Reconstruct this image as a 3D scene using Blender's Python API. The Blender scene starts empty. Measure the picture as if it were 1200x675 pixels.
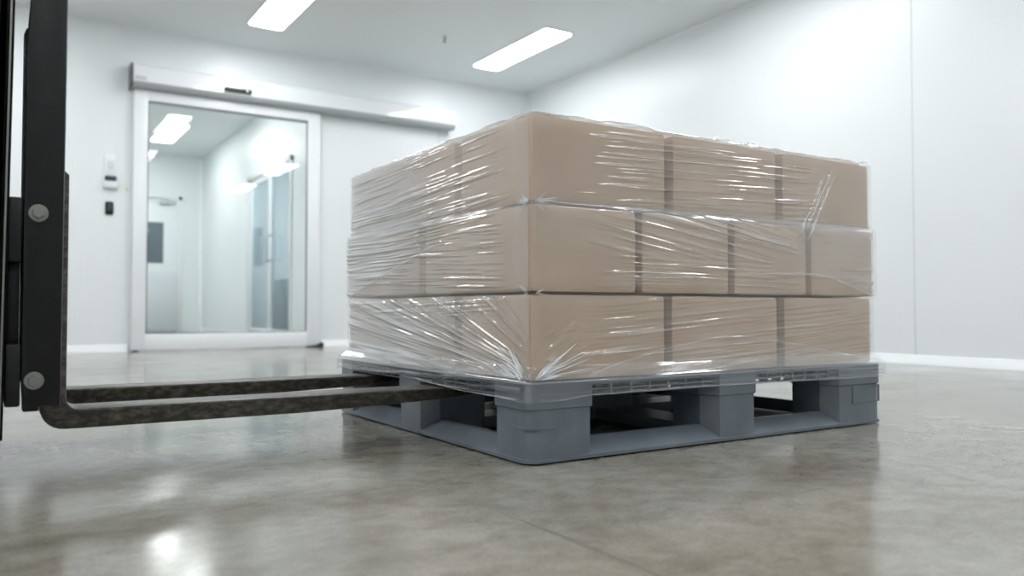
import bpy, bmesh, math, random
import numpy as np
from mathutils import Vector, Matrix

random.seed(7)
RNG = np.random.RandomState(11)
S = bpy.context.scene
COL = S.collection
PI = math.pi

# ------------------------------------------------------------------ materials
def lin(c):
    return tuple(((v / 255) / 12.92 if v / 255 <= 0.04045 else ((v / 255 + 0.055) / 1.055) ** 2.4) for v in c) + (1.0,)

def mat(name, rgb, rough=0.5, metal=0.0, spec=0.5, bump=None, var=None, coat=0.0):
    """procedural Principled; bump=(scale,strength,stretch) ; var=(scale, rgb2, lo, hi, stretch)"""
    m = bpy.data.materials.new(name); m.use_nodes = True
    nt = m.node_tree; b = nt.nodes['Principled BSDF']
    b.inputs['Base Color'].default_value = lin(rgb)
    b.inputs['Roughness'].default_value = rough
    b.inputs['Metallic'].default_value = metal
    b.inputs['Specular IOR Level'].default_value = spec
    if coat:
        b.inputs['Coat Weight'].default_value = coat; b.inputs['Coat Roughness'].default_value = 0.08
    tc = nt.nodes.new('ShaderNodeTexCoord')
    def nz(scale, stretch=(1, 1, 1), detail=4):
        mp = nt.nodes.new('ShaderNodeMapping'); mp.inputs['Scale'].default_value = stretch
        nt.links.new(tc.outputs['Object'], mp.inputs['Vector'])
        n = nt.nodes.new('ShaderNodeTexNoise'); n.inputs['Scale'].default_value = scale
        n.inputs['Detail'].default_value = detail
        nt.links.new(mp.outputs['Vector'], n.inputs['Vector'])
        return n
    if var:
        sc, rgb2, lo, hi = var[:4]; st = var[4] if len(var) > 4 else (1, 1, 1)
        n = nz(sc, st, 6)
        r = nt.nodes.new('ShaderNodeValToRGB')
        r.color_ramp.elements[0].position = lo; r.color_ramp.elements[1].position = hi
        r.color_ramp.elements[0].color = lin(rgb); r.color_ramp.elements[1].color = lin(rgb2)
        nt.links.new(n.outputs['Fac'], r.inputs['Fac'])
        nt.links.new(r.outputs['Color'], b.inputs['Base Color'])
    if bump:
        sc, strg = bump[:2]; st = bump[2] if len(bump) > 2 else (1, 1, 1)
        n = nz(sc, st)
        bp = nt.nodes.new('ShaderNodeBump'); bp.inputs['Strength'].default_value = strg
        bp.inputs['Distance'].default_value = 0.002
        nt.links.new(n.outputs['Fac'], bp.inputs['Height'])
        nt.links.new(bp.outputs['Normal'], b.inputs['Normal'])
    return m

def emit(name, rgb, strength):
    m = bpy.data.materials.new(name); m.use_nodes = True
    nt = m.node_tree; nt.nodes.remove(nt.nodes['Principled BSDF'])
    e = nt.nodes.new('ShaderNodeEmission'); e.inputs['Color'].default_value = lin(rgb)
    e.inputs['Strength'].default_value = strength
    nt.links.new(e.outputs[0], nt.nodes['Material Output'].inputs['Surface'])
    return m

def thin_fresnel(nt, ior):
    """the same reflectance from both sides of a thin sheet"""
    geo = nt.nodes.new('ShaderNodeNewGeometry'); mx = nt.nodes.new('ShaderNodeMix'); mx.data_type = 'FLOAT'
    mx.inputs['A'].default_value = ior; mx.inputs['B'].default_value = 1.0 / ior
    nt.links.new(geo.outputs['Backfacing'], mx.inputs['Factor'])
    f = nt.nodes.new('ShaderNodeFresnel'); nt.links.new(mx.outputs['Result'], f.inputs['IOR'])
    return f

def glass(name, tint, ior=1.5, rough=0.0):
    m = bpy.data.materials.new(name); m.use_nodes = True
    nt = m.node_tree; nt.nodes.remove(nt.nodes['Principled BSDF'])
    t = nt.nodes.new('ShaderNodeBsdfTransparent'); t.inputs['Color'].default_value = lin(tint)
    g = nt.nodes.new('ShaderNodeBsdfGlossy'); g.inputs['Roughness'].default_value = rough
    f = thin_fresnel(nt, ior)
    x = nt.nodes.new('ShaderNodeMixShader')
    nt.links.new(f.outputs[0], x.inputs[0]); nt.links.new(t.outputs[0], x.inputs[1]); nt.links.new(g.outputs[0], x.inputs[2])
    nt.links.new(x.outputs[0], nt.nodes['Material Output'].inputs['Surface'])
    return m

def film_mat(name, rough, boost, const=None):
    """clear stretch film: see-through, milky where layers bunch (attribute film_layers), glossy skin"""
    m = bpy.data.materials.new(name); m.use_nodes = True
    nt = m.node_tree; nt.nodes.remove(nt.nodes['Principled BSDF'])
    N = nt.nodes.new; L = nt.links.new
    t = N('ShaderNodeBsdfTransparent'); t.inputs['Color'].default_value = (0.97, 0.975, 0.98, 1)
    d = N('ShaderNodeBsdfDiffuse'); d.inputs['Color'].default_value = lin((238, 242, 245))
    tl = N('ShaderNodeBsdfTranslucent'); tl.inputs['Color'].default_value = lin((235, 240, 244))
    dm = N('ShaderNodeMixShader'); dm.inputs[0].default_value = 0.25
    L(d.outputs[0], dm.inputs[1]); L(tl.outputs[0], dm.inputs[2])
    x = N('ShaderNodeMixShader')
    if const is None:
        a = N('ShaderNodeAttribute'); a.attribute_name = 'film_layers'
        L(a.outputs['Fac'], x.inputs[0])
    else:
        x.inputs[0].default_value = const
    L(t.outputs[0], x.inputs[1]); L(dm.outputs[0], x.inputs[2])
    g = N('ShaderNodeBsdfGlossy'); g.inputs['Roughness'].default_value = rough
    f = thin_fresnel(nt, 1.5)
    mu = N('ShaderNodeMath'); mu.operation = 'MULTIPLY'; mu.inputs[1].default_value = boost; mu.use_clamp = True
    L(f.outputs[0], mu.inputs[0])
    mn = N('ShaderNodeMath'); mn.operation = 'MINIMUM'; mn.inputs[1].default_value = 0.5; L(mu.outputs[0], mn.inputs[0])
    y = N('ShaderNodeMixShader')
    L(mn.outputs[0], y.inputs[0]); L(x.outputs[0], y.inputs[1]); L(g.outputs[0], y.inputs[2])
    L(y.outputs[0], nt.nodes['Material Output'].inputs['Surface'])
    return m

def concrete():
    m = bpy.data.materials.new('polished_concrete'); m.use_nodes = True
    nt = m.node_tree; b = nt.nodes['Principled BSDF']; N = nt.nodes.new; L = nt.links.new
    tc = N('ShaderNodeTexCoord')
    def noise(scale, detail, rgh=0.55, st=(1, 1, 1), dist=0.0):
        mp = N('ShaderNodeMapping'); mp.inputs['Scale'].default_value = st
        L(tc.outputs['Object'], mp.inputs['Vector'])
        n = N('ShaderNodeTexNoise'); n.inputs['Scale'].default_value = scale; n.inputs['Detail'].default_value = detail
        n.inputs['Roughness'].default_value = rgh; n.inputs['Distortion'].default_value = dist
        L(mp.outputs['Vector'], n.inputs['Vector']); return n
    def ramp(n, stops):
        r = N('ShaderNodeValToRGB'); e = r.color_ramp.elements
        e[0].position, e[0].color = stops[0]; e[1].position, e[1].color = stops[-1]
        for p, c in stops[1:-1]:
            q = e.new(p); q.color = c
        L(n.outputs['Fac'], r.inputs['Fac']); return r
    big = ramp(noise(2.2, 6, 0.6, (1, 1, 1), 0.6), [(0.30, lin(FLOOR[0])), (0.5, lin(FLOOR[1])), (0.70, lin(FLOOR[2]))])
    mid = ramp(noise(14, 8, 0.7, (1, 1.3, 1), 0.4), [(0.25, (0.62, 0.60, 0.54, 1)), (0.6, (1, 1, 1, 1)), (0.8, (1.06, 1.06, 1.05, 1))])
    fine = ramp(noise(180, 3), [(0.3, (0.80, 0.79, 0.77, 1)), (0.6, (1, 1, 1, 1))])
    m1 = N('ShaderNodeMixRGB'); m1.blend_type = 'MULTIPLY'; m1.inputs[0].default_value = 1
    L(big.outputs[0], m1.inputs[1]); L(mid.outputs[0], m1.inputs[2])
    m2 = N('ShaderNodeMixRGB'); m2.blend_type = 'MULTIPLY'; m2.inputs[0].default_value = 1
    L(m1.outputs[0], m2.inputs[1]); L(fine.outputs[0], m2.inputs[2])
    L(m2.outputs[0], b.inputs['Base Color'])
    rr = ramp(noise(5, 6, 0.65), [(0.3, (0.12,) * 3 + (1,)), (0.7, (0.19,) * 3 + (1,))])
    L(rr.outputs[0], b.inputs['Roughness'])
    b.inputs['Specular IOR Level'].default_value = 0.45
    bp = N('ShaderNodeBump'); bp.inputs['Strength'].default_value = 0.03; bp.inputs['Distance'].default_value = 0.002
    n = noise(22, 4); L(n.outputs['Fac'], bp.inputs['Height']); L(bp.outputs['Normal'], b.inputs['Normal'])
    return m

FLOOR = [(128, 124, 113), (150, 147, 138), (164, 163, 157)]
LIGHT = 20.5
M = {}
M['floor'] = concrete()
M['joint'] = mat('floor_joint_filler', (118, 113, 103), 0.3)
M['wall'] = mat('white_wall_panel', (233, 237, 239), 0.34, bump=(1.0, 0.6, (60, 60, 0.02)))
M['ceil'] = mat('white_ceiling', (230, 235, 236), 0.45)
M['trim'] = mat('white_trim', (238, 241, 243), 0.22)
M['frame'] = mat('white_powder_coat', (237, 240, 243), 0.25)
M['header'] = mat('glossy_white_cover', (236, 239, 242), 0.13, coat=0.6)
M['seam'] = mat('seam_sealant', (205, 211, 215), 0.5)
M['greylip'] = mat('brushed_aluminium_lip', (176, 182, 184), 0.35, 0.4)
M['cap'] = mat('grey_end_cap', (92, 98, 102), 0.45)
M['black'] = mat('black_plastic', (24, 25, 27), 0.4)
M['dark'] = mat('dark_grey_plastic', (58, 62, 66), 0.4)
M['devwhite'] = mat('white_plastic', (233, 235, 238), 0.35)
M['devlight'] = mat('pale_grey_plastic', (214, 219, 224), 0.4)
M['sticker'] = mat('pale_grey_sticker', (196, 202, 208), 0.5)
M['yellow'] = mat('yellow_sticker', (214, 212, 140), 0.5)
M['led'] = emit('led_diffuser', (250, 252, 255), LIGHT)
M['glass'] = glass('door_glass', (250, 252, 250))
M['greyglass'] = glass('smoked_glass', (232, 240, 244))
M['windowglass'] = mat('dark_window_glass', (96, 110, 118), 0.12)
M['steel'] = mat('brushed_steel', (140, 140, 136), 0.38, 0.9, bump=(300, 0.2))
M['chrome'] = mat('dull_chrome', (190, 196, 200), 0.3, 0.8)
M['cabinet'] = mat('grey_cabinet_paint', (150, 160, 165), 0.4)
M['pallet'] = mat('grey_pallet_plastic', (97, 105, 113), 0.34, bump=(160, 0.12), var=(14, (110, 119, 127), 0.4, 0.75))
M['carton'] = mat('kraft_cardboard', (203, 178, 153), 0.6, bump=(60, 0.12, (1, 1, 3)), var=(7, (192, 166, 141), 0.3, 0.75))
M['blackpaint'] = mat('worn_black_paint', (12, 14, 15), 0.4, 0.0, 0.35, bump=(120, 0.2), var=(26, (24, 26, 27), 0.5, 0.9))
M['forksteel'] = mat('worn_fork_steel', (56, 52, 47), 0.38, 0.35, bump=(200, 0.5, (0.6, 1, 1)), var=(110, (106, 101, 92), 0.42, 0.80, (0.5, 1, 1)))
def scratches(m):
    """thin pale scuffs worn through the paint"""
    nt = m.node_tree; b = nt.nodes['Principled BSDF']; N = nt.nodes.new; L = nt.links.new
    src = b.inputs['Base Color'].links[0].from_socket
    tc = N('ShaderNodeTexCoord'); mp = N('ShaderNodeMapping'); mp.inputs['Scale'].default_value = (6, 6, 70); mp.inputs['Rotation'].default_value = (0, 0.12, 0)
    n = N('ShaderNodeTexNoise'); n.inputs['Scale'].default_value = 3.0; n.inputs['Detail'].default_value = 6; n.inputs['Roughness'].default_value = 0.7
    r = N('ShaderNodeValToRGB'); r.color_ramp.elements[0].position = 0.70; r.color_ramp.elements[1].position = 0.74
    x = N('ShaderNodeMixRGB'); x.inputs[2].default_value = lin((78, 76, 72))
    L(tc.outputs['Object'], mp.inputs['Vector']); L(mp.outputs['Vector'], n.inputs['Vector']); L(n.outputs['Fac'], r.inputs['Fac'])
    L(r.outputs['Color'], x.inputs[0]); L(src, x.inputs[1]); L(x.outputs[0], b.inputs['Base Color'])
scratches(M['blackpaint'])
M['rubber'] = mat('black_rubber', (26, 26, 26), 0.8)
M['truck'] = mat('truck_body_paint', (70, 72, 74), 0.4)
M['film'] = film_mat('stretch_film', 0.11, 2.2)
M['strand'] = film_mat('bunched_stretch_film', 0.2, 1.4, 0.8)

# ------------------------------------------------------------------ helpers
def finish(name, bm, m, parent=None, origin=None, smooth=35):
    me = bpy.data.meshes.new(name)
    bmesh.ops.recalc_face_normals(bm, faces=bm.faces[:])
    off = Vector(origin) if origin is not None else (parent['_o'] if parent is not None and '_o' in parent else Vector((0, 0, 0)))
    off = Vector(off)
    bmesh.ops.translate(bm, verts=bm.verts[:], vec=-off)
    bm.to_mesh(me); bm.free()
    for x in (m if isinstance(m, (list, tuple)) else [m]):
        me.materials.append(x)
    if smooth:
        for p in me.polygons: p.use_smooth = True
        me.set_sharp_from_angle(angle=math.radians(smooth))
    o = bpy.data.objects.new(name, me); COL.objects.link(o)
    if parent is not None:
        o.parent = parent
        po = WORLD.get(parent.name, Vector((0, 0, 0)))
        o.location = off - po
    else:
        o.location = off
    WORLD[o.name] = off
    return o

WORLD = {}
def part(name, bm, m, parent, smooth=35):
    return finish(name, bm, m, parent, origin=WORLD[parent.name], smooth=smooth)

def tag(o, label, cat, group=None, kind=None):
    o['label'] = label; o['category'] = cat
    if group: o['group'] = group
    if kind: o['kind'] = kind
    return o

def thing(name, loc, label=None, cat=None, group=None):
    o = bpy.data.objects.new(name, None); COL.objects.link(o)
    o.location = loc; WORLD[o.name] = Vector(loc); o.empty_display_size = 0.1
    if label: tag(o, label, cat, group)
    return o

def single(name, bm, m, label, cat, group=None, smooth=35):
    bb = [v.co.copy() for v in bm.verts]
    lo = [min(c[i] for c in bb) for i in range(3)]; hi = [max(c[i] for c in bb) for i in range(3)]
    o = finish(name, bm, m, None, ((lo[0] + hi[0]) / 2, (lo[1] + hi[1]) / 2, lo[2]), smooth)
    return tag(o, label, cat, group)

def struct(name, bm, m, parent=None, smooth=35):
    if parent is None:
        o = finish(name, bm, m, None, (0, 0, 0), smooth); o['kind'] = 'structure'
    else:
        o = part(name, bm, m, parent, smooth)
    return o

def box(bm, x0, x1, y0, y1, z0, z1, bev=0.0, seg=2, mi=0):
    r = bmesh.ops.create_cube(bm, size=1)
    vs = r['verts']
    for v in vs:
        v.co = Vector(((x0 + x1) / 2 + v.co.x * (x1 - x0), (y0 + y1) / 2 + v.co.y * (y1 - y0), (z0 + z1) / 2 + v.co.z * (z1 - z0)))
    fs = set(f for v in vs for f in v.link_faces)
    for f in fs: f.material_index = mi
    if bev > 0:
        es = list(set(e for v in vs for e in v.link_edges))
        bmesh.ops.bevel(bm, geom=es, offset=bev, segments=seg, profile=0.5, affect='EDGES')
    return bm

def B(*a, **k):
    return box(bmesh.new(), *a, **k)

def prism(bm, pts, axis, a, b, bev=0.0):
    """closed 2D polygon extruded along axis from a to b. axis 'x':(y,z) 'y':(x,z) 'z':(x,y)"""
    def co(p, t):
        return {'x': (t, p[0], p[1]), 'y': (p[0], t, p[1]), 'z': (p[0], p[1], t)}[axis]
    v0 = [bm.verts.new(co(p, a)) for p in pts]; v1 = [bm.verts.new(co(p, b)) for p in pts]
    n = len(pts); fs = [bm.faces.new(v0), bm.faces.new(v1)]
    for i in range(n):
        fs.append(bm.faces.new((v0[i], v0[(i + 1) % n], v1[(i + 1) % n], v1[i])))
    bmesh.ops.recalc_face_normals(bm, faces=fs)
    if bev:
        es = [e for e in fs[0].edges] + [e for e in fs[1].edges]
        bmesh.ops.bevel(bm, geom=es, offset=bev, segments=2, profile=0.5, affect='EDGES')
    return bm

def loft(bm, sections):
    """sections: list of lists of 3D points, same count; capped"""
    rings = [[bm.verts.new(p) for p in s] for s in sections]
    n = len(rings[0])
    for a, b in zip(rings[:-1], rings[1:]):
        for i in range(n):
            bm.faces.new((a[i], a[(i + 1) % n], b[(i + 1) % n], b[i]))
    bm.faces.new(rings[0]); bm.faces.new(rings[-1])
    return bm

def cyl(bm, c, axis, r, h, n=24, r2=None, bev=0.0):
    rot = {'z': Matrix.Identity(4), 'x': Matrix.Rotation(PI / 2, 4, 'Y'), 'y': Matrix.Rotation(-PI / 2, 4, 'X')}[axis]
    g = bmesh.ops.create_cone(bm, cap_ends=True, segments=n, radius1=r, radius2=r if r2 is None else r2, depth=h, matrix=Matrix.Translation(c) @ rot)
    if bev:
        es = [e for e in set(e for v in g['verts'] for e in v.link_edges) if len(e.link_faces) == 2 and any(len(f.verts) > 4 for f in e.link_faces)]
        bmesh.ops.bevel(bm, geom=es, offset=bev, segments=2, profile=0.5, affect='EDGES')
    return bm

def tube(bm, pts, r, n=8):
    pts = [Vector(p) for p in pts]; rings = []
    for i, p in enumerate(pts):
        d = (pts[min(i + 1, len(pts) - 1)] - pts[max(i - 1, 0)]).normalized()
        u = d.orthogonal().normalized() if i == 0 else (u - d * u.dot(d)).normalized()
        w = d.cross(u)
        rings.append([bm.verts.new(p + (u * math.cos(2 * PI * k / n) + w * math.sin(2 * PI * k / n)) * r) for k in range(n)])
    for a, b in zip(rings[:-1], rings[1:]):
        for k in range(n): bm.faces.new((a[k], a[(k + 1) % n], b[(k + 1) % n], b[k]))
    bm.faces.new(rings[0]); bm.faces.new(rings[-1])
    return bm

def arc(cx, cy, r, a0, a1, n=6):
    return [(cx + r * math.cos(math.radians(a0 + (a1 - a0) * i / n)), cy + r * math.sin(math.radians(a0 + (a1 - a0) * i / n))) for i in range(n + 1)]

# ------------------------------------------------------------------ room shell
BY, RX, CZ = 5.42, 3.62, 2.51          # back wall, right wall, ceiling
LX, FY = -4.3, -5.2                    # walls behind / left of the viewer
HY, HX = 10.74, 1.56                   # hall beyond the glass door: end wall, right wall
T = 0.12

bm = bmesh.new()
box(bm, LX - T, RX + T, FY - T, BY + T, -0.2, 0)
box(bm, -1.5, RX + T, BY + T, HY + T, -0.2, 0)
fl = struct('floor', bm, M['floor'], smooth=0)
bm = bmesh.new()
prism(bm, [(-0.2325, -0.27), (-0.2365, -0.40), (-0.2375, -0.60), (-0.2375, -1.2), (-0.2265, -1.2), (-0.2265, -0.60), (-0.2285, -0.40)], 'z', -0.002, 0.0003)
struct('joint', bm, M['joint'], fl, smooth=0)

bm = bmesh.new()
box(bm, LX - T, RX + T, FY - T, BY + T, CZ, CZ + 0.15)
box(bm, -1.5, RX + T, BY + T, HY + T, CZ, CZ + 0.15)
struct('ceiling', bm, M['ceil'], smooth=0)

# back wall with the doorway
OX0, OX1, OZ = 0.0, 1.39, 1.96
bm = bmesh.new()
box(bm, LX, OX0, BY, BY + T, 0, CZ)
box(bm, OX1, RX, BY, BY + T, 0, CZ)
box(bm, OX0, OX1, BY, BY + T, OZ, CZ)
wb = struct('wall_back', bm, M['wall'], smooth=0)
bm = bmesh.new()
for x in (2.60, -1.30, -2.45):
    box(bm, x - 0.003, x + 0.003, BY - 0.0012, BY + 0.01, 0.05, CZ if x < 0 else 2.03)
struct('panel_seam', bm, M['seam'], wb, smooth=0)
wr = struct('wall_right', B(RX, RX + T, FY, BY + T, 0, CZ), M['wall'], smooth=0)
bm = bmesh.new()
for y in (1.355, -0.95):
    box(bm, RX - 0.0012, RX + 0.01, y - 0.003, y + 0.003, 0.05, CZ)
struct('panel_seam', bm, M['seam'], wr, smooth=0)
struct('wall_left', B(LX - T, LX, FY, BY + T, 0, CZ), M['wall'], smooth=0)
struct('wall_front', B(LX, RX, FY - T, FY, 0, CZ), M['wall'], smooth=0)
# coved corner strips
def cove(x0, y0, sx, sy, r=0.035, n=6):
    return [(x0, y0), (x0 + sx * r, y0)] + [(x0 + sx * (r - r * math.sin(k * PI / 2 / n)), y0 + sy * (r - r * math.cos(k * PI / 2 / n))) for k in range(1, n)] + [(x0, y0 + sy * r)]
struct('trim_1', prism(bmesh.new(), cove(RX, BY, -1, -1), 'z', 0, CZ), M['trim'])
struct('trim_2', prism(bmesh.new(), cove(BY, CZ, -1, -1, 0.02), 'x', LX, RX), M['trim'])
struct('trim_3', prism(bmesh.new(), cove(RX, CZ, -1, -1, 0.02), 'y', FY, BY), M['trim'])
# hygienic coved skirtings
def skirt(w, s):
    return [(w, 0.0), (w + s * 0.028, 0.0), (w + s * 0.026, 0.012), (w + s * 0.016, 0.028), (w + s * 0.010, 0.045), (w + s * 0.006, 0.052), (w, 0.054)]
bm = bmesh.new()
prism(bm, skirt(BY, -1), 'x', LX, -0.06)
prism(bm, skirt(BY, -1), 'x', 1.46, RX)
struct('baseboard_back', bm, M['trim'])
struct('baseboard_right', prism(bmesh.new(), skirt(RX, -1), 'y', FY, BY), M['trim'])

# hall beyond
bm = bmesh.new()
box(bm, -1.5, HX, HY, HY + T, 0, CZ)
wf = struct('wall_far', bm, M['wall'], smooth=0)
DY0, DY1, DZ = 6.55, 8.22, 1.86
bm = bmesh.new()
box(bm, HX, HX + T, BY + T, DY0, 0, CZ)
box(bm, HX, HX + T, DY1, HY + T, 0, CZ)
box(bm, HX, HX + T, DY0, DY1, DZ, CZ)
struct('wall_hall_right', bm, M['wall'], smooth=0)
struct('wall_hall_left', B(-1.5, -1.4, BY + T, HY, 0, CZ), M['wall'], smooth=0)
bm = bmesh.new()
box(bm, HX + T, RX, 8.95, 9.05, 0, CZ)
box(bm, RX, RX + T, BY + T, 9.05, 0, CZ)
struct('wall_side_room', bm, M['wall'], smooth=0)
struct('trim_4', prism(bmesh.new(), cove(HX, HY, -1, -1, 0.05), 'z', 0, CZ), M['trim'])
struct('baseboard_far', prism(bmesh.new(), skirt(HX, -1), 'y', DY1 + 0.06, HY), M['trim'])

# ------------------------------------------------------------------ sliding glass door (leaf on the wall face)
X0, X1, Y0, Y1, Z0, Z1 = -0.040, 1.425, 5.355, 5.405, 0.010, 2.010
gx0, gx1, gz0, gz1 = 0.060, 1.316, 0.132, 1.928
bm = bmesh.new()
bv = 0.006
box(bm, X0, gx0, Y0, Y1, Z0, Z1, bv); box(bm, gx1, X1, Y0, Y1, Z0, Z1, bv)
box(bm, gx0 - 0.004, gx1 + 0.004, Y0 + 0.0005, Y1, Z0, gz0, 0.004); box(bm, gx0 - 0.004, gx1 + 0.004, Y0 + 0.0005, Y1, gz1, Z1, 0.004)
d1 = struct('door_1', bm, M['frame'])
d1['label'] = 'white framed sliding glass door in the back wall'
part('glass_pane', B(gx0 - 0.01, gx1 + 0.01, 5.377, 5.385, gz0 - 0.01, gz1 + 0.01), M['glass'], d1, smooth=0)
bm = bmesh.new()
g = 0.008
for (a, b, c, d) in ((gx0, gx0 + g, gz0, gz1), (gx1 - g, gx1, gz0, gz1), (gx0, gx1, gz0, gz0 + g), (gx0, gx1, gz1 - g, gz1)):
    box(bm, a, b, 5.368, 5.377, c, d)
part('gasket', bm, M['cap'], d1, smooth=0)
part('roller_foot', B(-0.030, 0.012, 5.36, 5.40, 0.0, 0.010, 0.003), M['black'], d1)
# jamb lining of the opening
bm = bmesh.new()
box(bm, OX0 - 0.0, OX0 + 0.015, BY - 0.004, BY + T, 0, OZ); box(bm, OX1 - 0.015, OX1, BY - 0.004, BY + T, 0, OZ); box(bm, OX0, OX1, BY - 0.004, BY + T, OZ - 0.015, OZ)
struct('trim_5', bm, M['frame'], smooth=0)

# operator header box over the door
HD = thing('door_operator', (1.32, BY, 2.0), 'long white operator box running over the sliding glass door', 'door operator')
prof = [(5.42, 2.185), (5.30, 2.185), (5.288, 2.178), (5.285, 2.168), (5.285, 2.052), (5.42, 2.052)]
part('cover', prism(bmesh.new(), prof, 'x', -0.058, 2.70), M['header'], HD)
prof = [(5.42, 2.052), (5.2855, 2.052), (5.288, 2.036), (5.298, 2.020), (5.318, 2.012), (5.42, 2.012)]
part('rail', prism(bmesh.new(), prof, 'x', -0.058, 2.69), M['greylip'], HD)
part('end_cap', prism(bmesh.new(), [(5.42, 2.19), (5.296, 2.19), (5.281, 2.178), (5.281, 2.03), (5.30, 2.006), (5.42, 2.004)], 'x', -0.074, -0.058), M['cap'], HD)
part('end_cap', prism(bmesh.new(), [(5.42, 2.187), (5.30, 2.187), (5.284, 2.178), (5.284, 2.03), (5.30, 2.008), (5.42, 2.008)], 'x', 2.70, 2.708), M['frame'], HD)
sn = part('sensor', B(0.606, 0.818, 5.262, 5.286, 2.066, 2.100, 0.007, 3), M['black'], HD)
sn['label'] = 'black motion sensor'
part('lens', cyl(bmesh.new(), (0.782, 5.262, 2.083), 'y', 0.010, 0.006, 20, bev=0.001), M['greylip'], sn)
st = part('sticker', B(-0.045, 0.035, 5.2835, 5.2852, 2.062, 2.092), M['sticker'], HD, smooth=0)
# floor guide at the door's right foot
bm = bmesh.new()
prism(bm, [(1.30, 0.0), (1.452, 0.0), (1.452, 0.034), (1.436, 0.040), (1.39, 0.018), (1.30, 0.008)], 'y', 5.318, 5.350, 0.002)
single('floor_guide', bm, M['black'], 'small black floor guide at the right foot of the glass door', 'door guide')

# wall devices
SP = thing('switch_plate', (-0.19, BY, 1.335), 'white blank switch plate on the wall above the card reader', 'switch plate')
part('plate', B(-0.228, -0.154, BY - 0.012, BY, 1.340, 1.487, 0.004), M['devwhite'], SP)
bm = bmesh.new(); box(bm, -0.212, -0.170, BY - 0.016, BY - 0.011, 1.385, 1.445, 0.003); part('rocker', bm, M['devlight'], SP)
CR = thing('card_reader', (-0.19, BY, 1.23), 'white card reader with dark top window beside the glass door', 'card reader')
part('housing', B(-0.245, -0.138, BY - 0.03, BY, 1.228, 1.332, 0.012, 3), M['devwhite'], CR)
part('window', B(-0.233, -0.150, BY - 0.034, BY - 0.024, 1.290, 1.328, 0.008, 3), M['dark'], CR)
part('slot', B(-0.236, -0.146, BY - 0.033, BY - 0.026, 1.240, 1.250, 0.002), M['sticker'], CR)
PBt = thing('push_button', (-0.196, BY, 1.035), 'black upright push button on the wall below the card reader', 'push button')
part('backplate', B(-0.224, -0.168, BY - 0.016, BY, 1.037, 1.136, 0.012, 3), M['black'], PBt)
part('button', B(-0.213, -0.179, BY - 0.022, BY - 0.014, 1.060, 1.118, 0.008, 3), M['dark'], PBt)
single('sticker', B(-0.083, -0.067, BY - 0.001, BY, 1.226, 1.252), M['yellow'], 'tiny yellow sticker on the wall beside the door frame', 'sticker', smooth=0)

# ------------------------------------------------------------------ hall door with dark window
bm = bmesh.new()
xa, xb, za = 0.36, 1.285, 1.915
box(bm, xa, xa + 0.05, HY - 0.03, HY, 0, za, 0.003); box(bm, xb - 0.05, xb, HY - 0.03, HY, 0, za, 0.003); box(bm, xa, xb, HY - 0.03, HY, za - 0.05, za, 0.003)
d2 = struct('door_2', bm, M['wall'])
d2['label'] = 'white hall door with a dark window, seen through the glass'
part('door_leaf', B(xa + 0.053, xb - 0.053, HY - 0.022, HY, 0.008, za - 0.053, 0.003), M['wall'], d2)
part('window_pane', B(0.74, 1.042, HY - 0.026, HY - 0.018, 0.965, 1.535, 0.004), M['windowglass'], d2)
part('kick_plate', B(xa + 0.06, xb - 0.06, HY - 0.025, HY - 0.02, 0.02, 0.845, 0.002), M['devlight'], d2)
bm = bmesh.new(); box(bm, 0.98, 1.20, HY - 0.075, HY - 0.022, 1.795, 1.84, 0.006); tube(bm, [(1.10, HY - 0.06, 1.845), (0.92, HY - 0.16, 1.855), (0.82, HY - 0.04, 1.86)], 0.009)
part('door_closer', bm, M['chrome'], d2)

# double glass door in the hall's right wall
bm = bmesh.new()
box(bm, HX - 0.02, HX + 0.06, DY0, DY0 + 0.05, 0, DZ, 0.003); box(bm, HX - 0.02, HX + 0.06, DY1 - 0.05, DY1, 0, DZ, 0.003)
box(bm, HX - 0.02, HX + 0.06, DY0, DY1, DZ - 0.05, DZ, 0.003)
d3 = struct('door_3', bm, M['frame'])
d3['label'] = 'double glass door in the hall side wall'
for (ya, yb, hy) in ((DY0 + 0.052, 7.345, 7.235), (7.355, DY1 - 0.052, 7.455)):
    bm = bmesh.new(); w = 0.055
    box(bm, HX, HX + 0.04, ya, ya + w, 0.01, DZ - 0.052, 0.003); box(bm, HX, HX + 0.04, yb - w, yb, 0.01, DZ - 0.052, 0.003)
    box(bm, HX + 0.001, HX + 0.039, ya, yb, 0.01, 0.11, 0.003); box(bm, HX + 0.001, HX + 0.039, ya, yb, DZ - 0.12, DZ - 0.052, 0.003)
    lf = part('door_leaf', bm, M['frame'], d3)
    part('glass_pane', B(HX + 0.014, HX + 0.024, ya + 0.05, yb - 0.05, 0.10, DZ - 0.115), M['greyglass'], lf, smooth=0)
    part('pull_handle', tube(bmesh.new(), [(HX, hy, 0.84), (HX - 0.05, hy, 0.84), (HX - 0.065, hy, 0.86), (HX - 0.065, hy, 1.09), (HX - 0.05, hy, 1.11), (HX, hy, 1.11)], 0.011), M['chrome'], lf)
# grey cabinet in the side room behind that door
CB = thing('floor_cabinet', (1.95, 7.0, 0), 'low grey cabinet standing behind the double glass door', 'cabinet')
part('body', B(1.74, 2.25, 6.86, 7.75, 0.06, 0.66, 0.008), M['cabinet'], CB)
part('plinth', B(1.77, 2.22, 6.89, 7.72, 0.0, 0.06), M['dark'], CB)
for (a, b) in ((6.875, 7.30), (7.31, 7.735)):
    dr = part('door', B(1.728, 1.742, a, b, 0.08, 0.64, 0.003), M['cabinet'], CB)
    part('handle', B(1.716, 1.729, (a + b) / 2 - 0.05, (a + b) / 2 + 0.05, 0.56, 0.58, 0.003), M['chrome'], dr)

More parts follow.
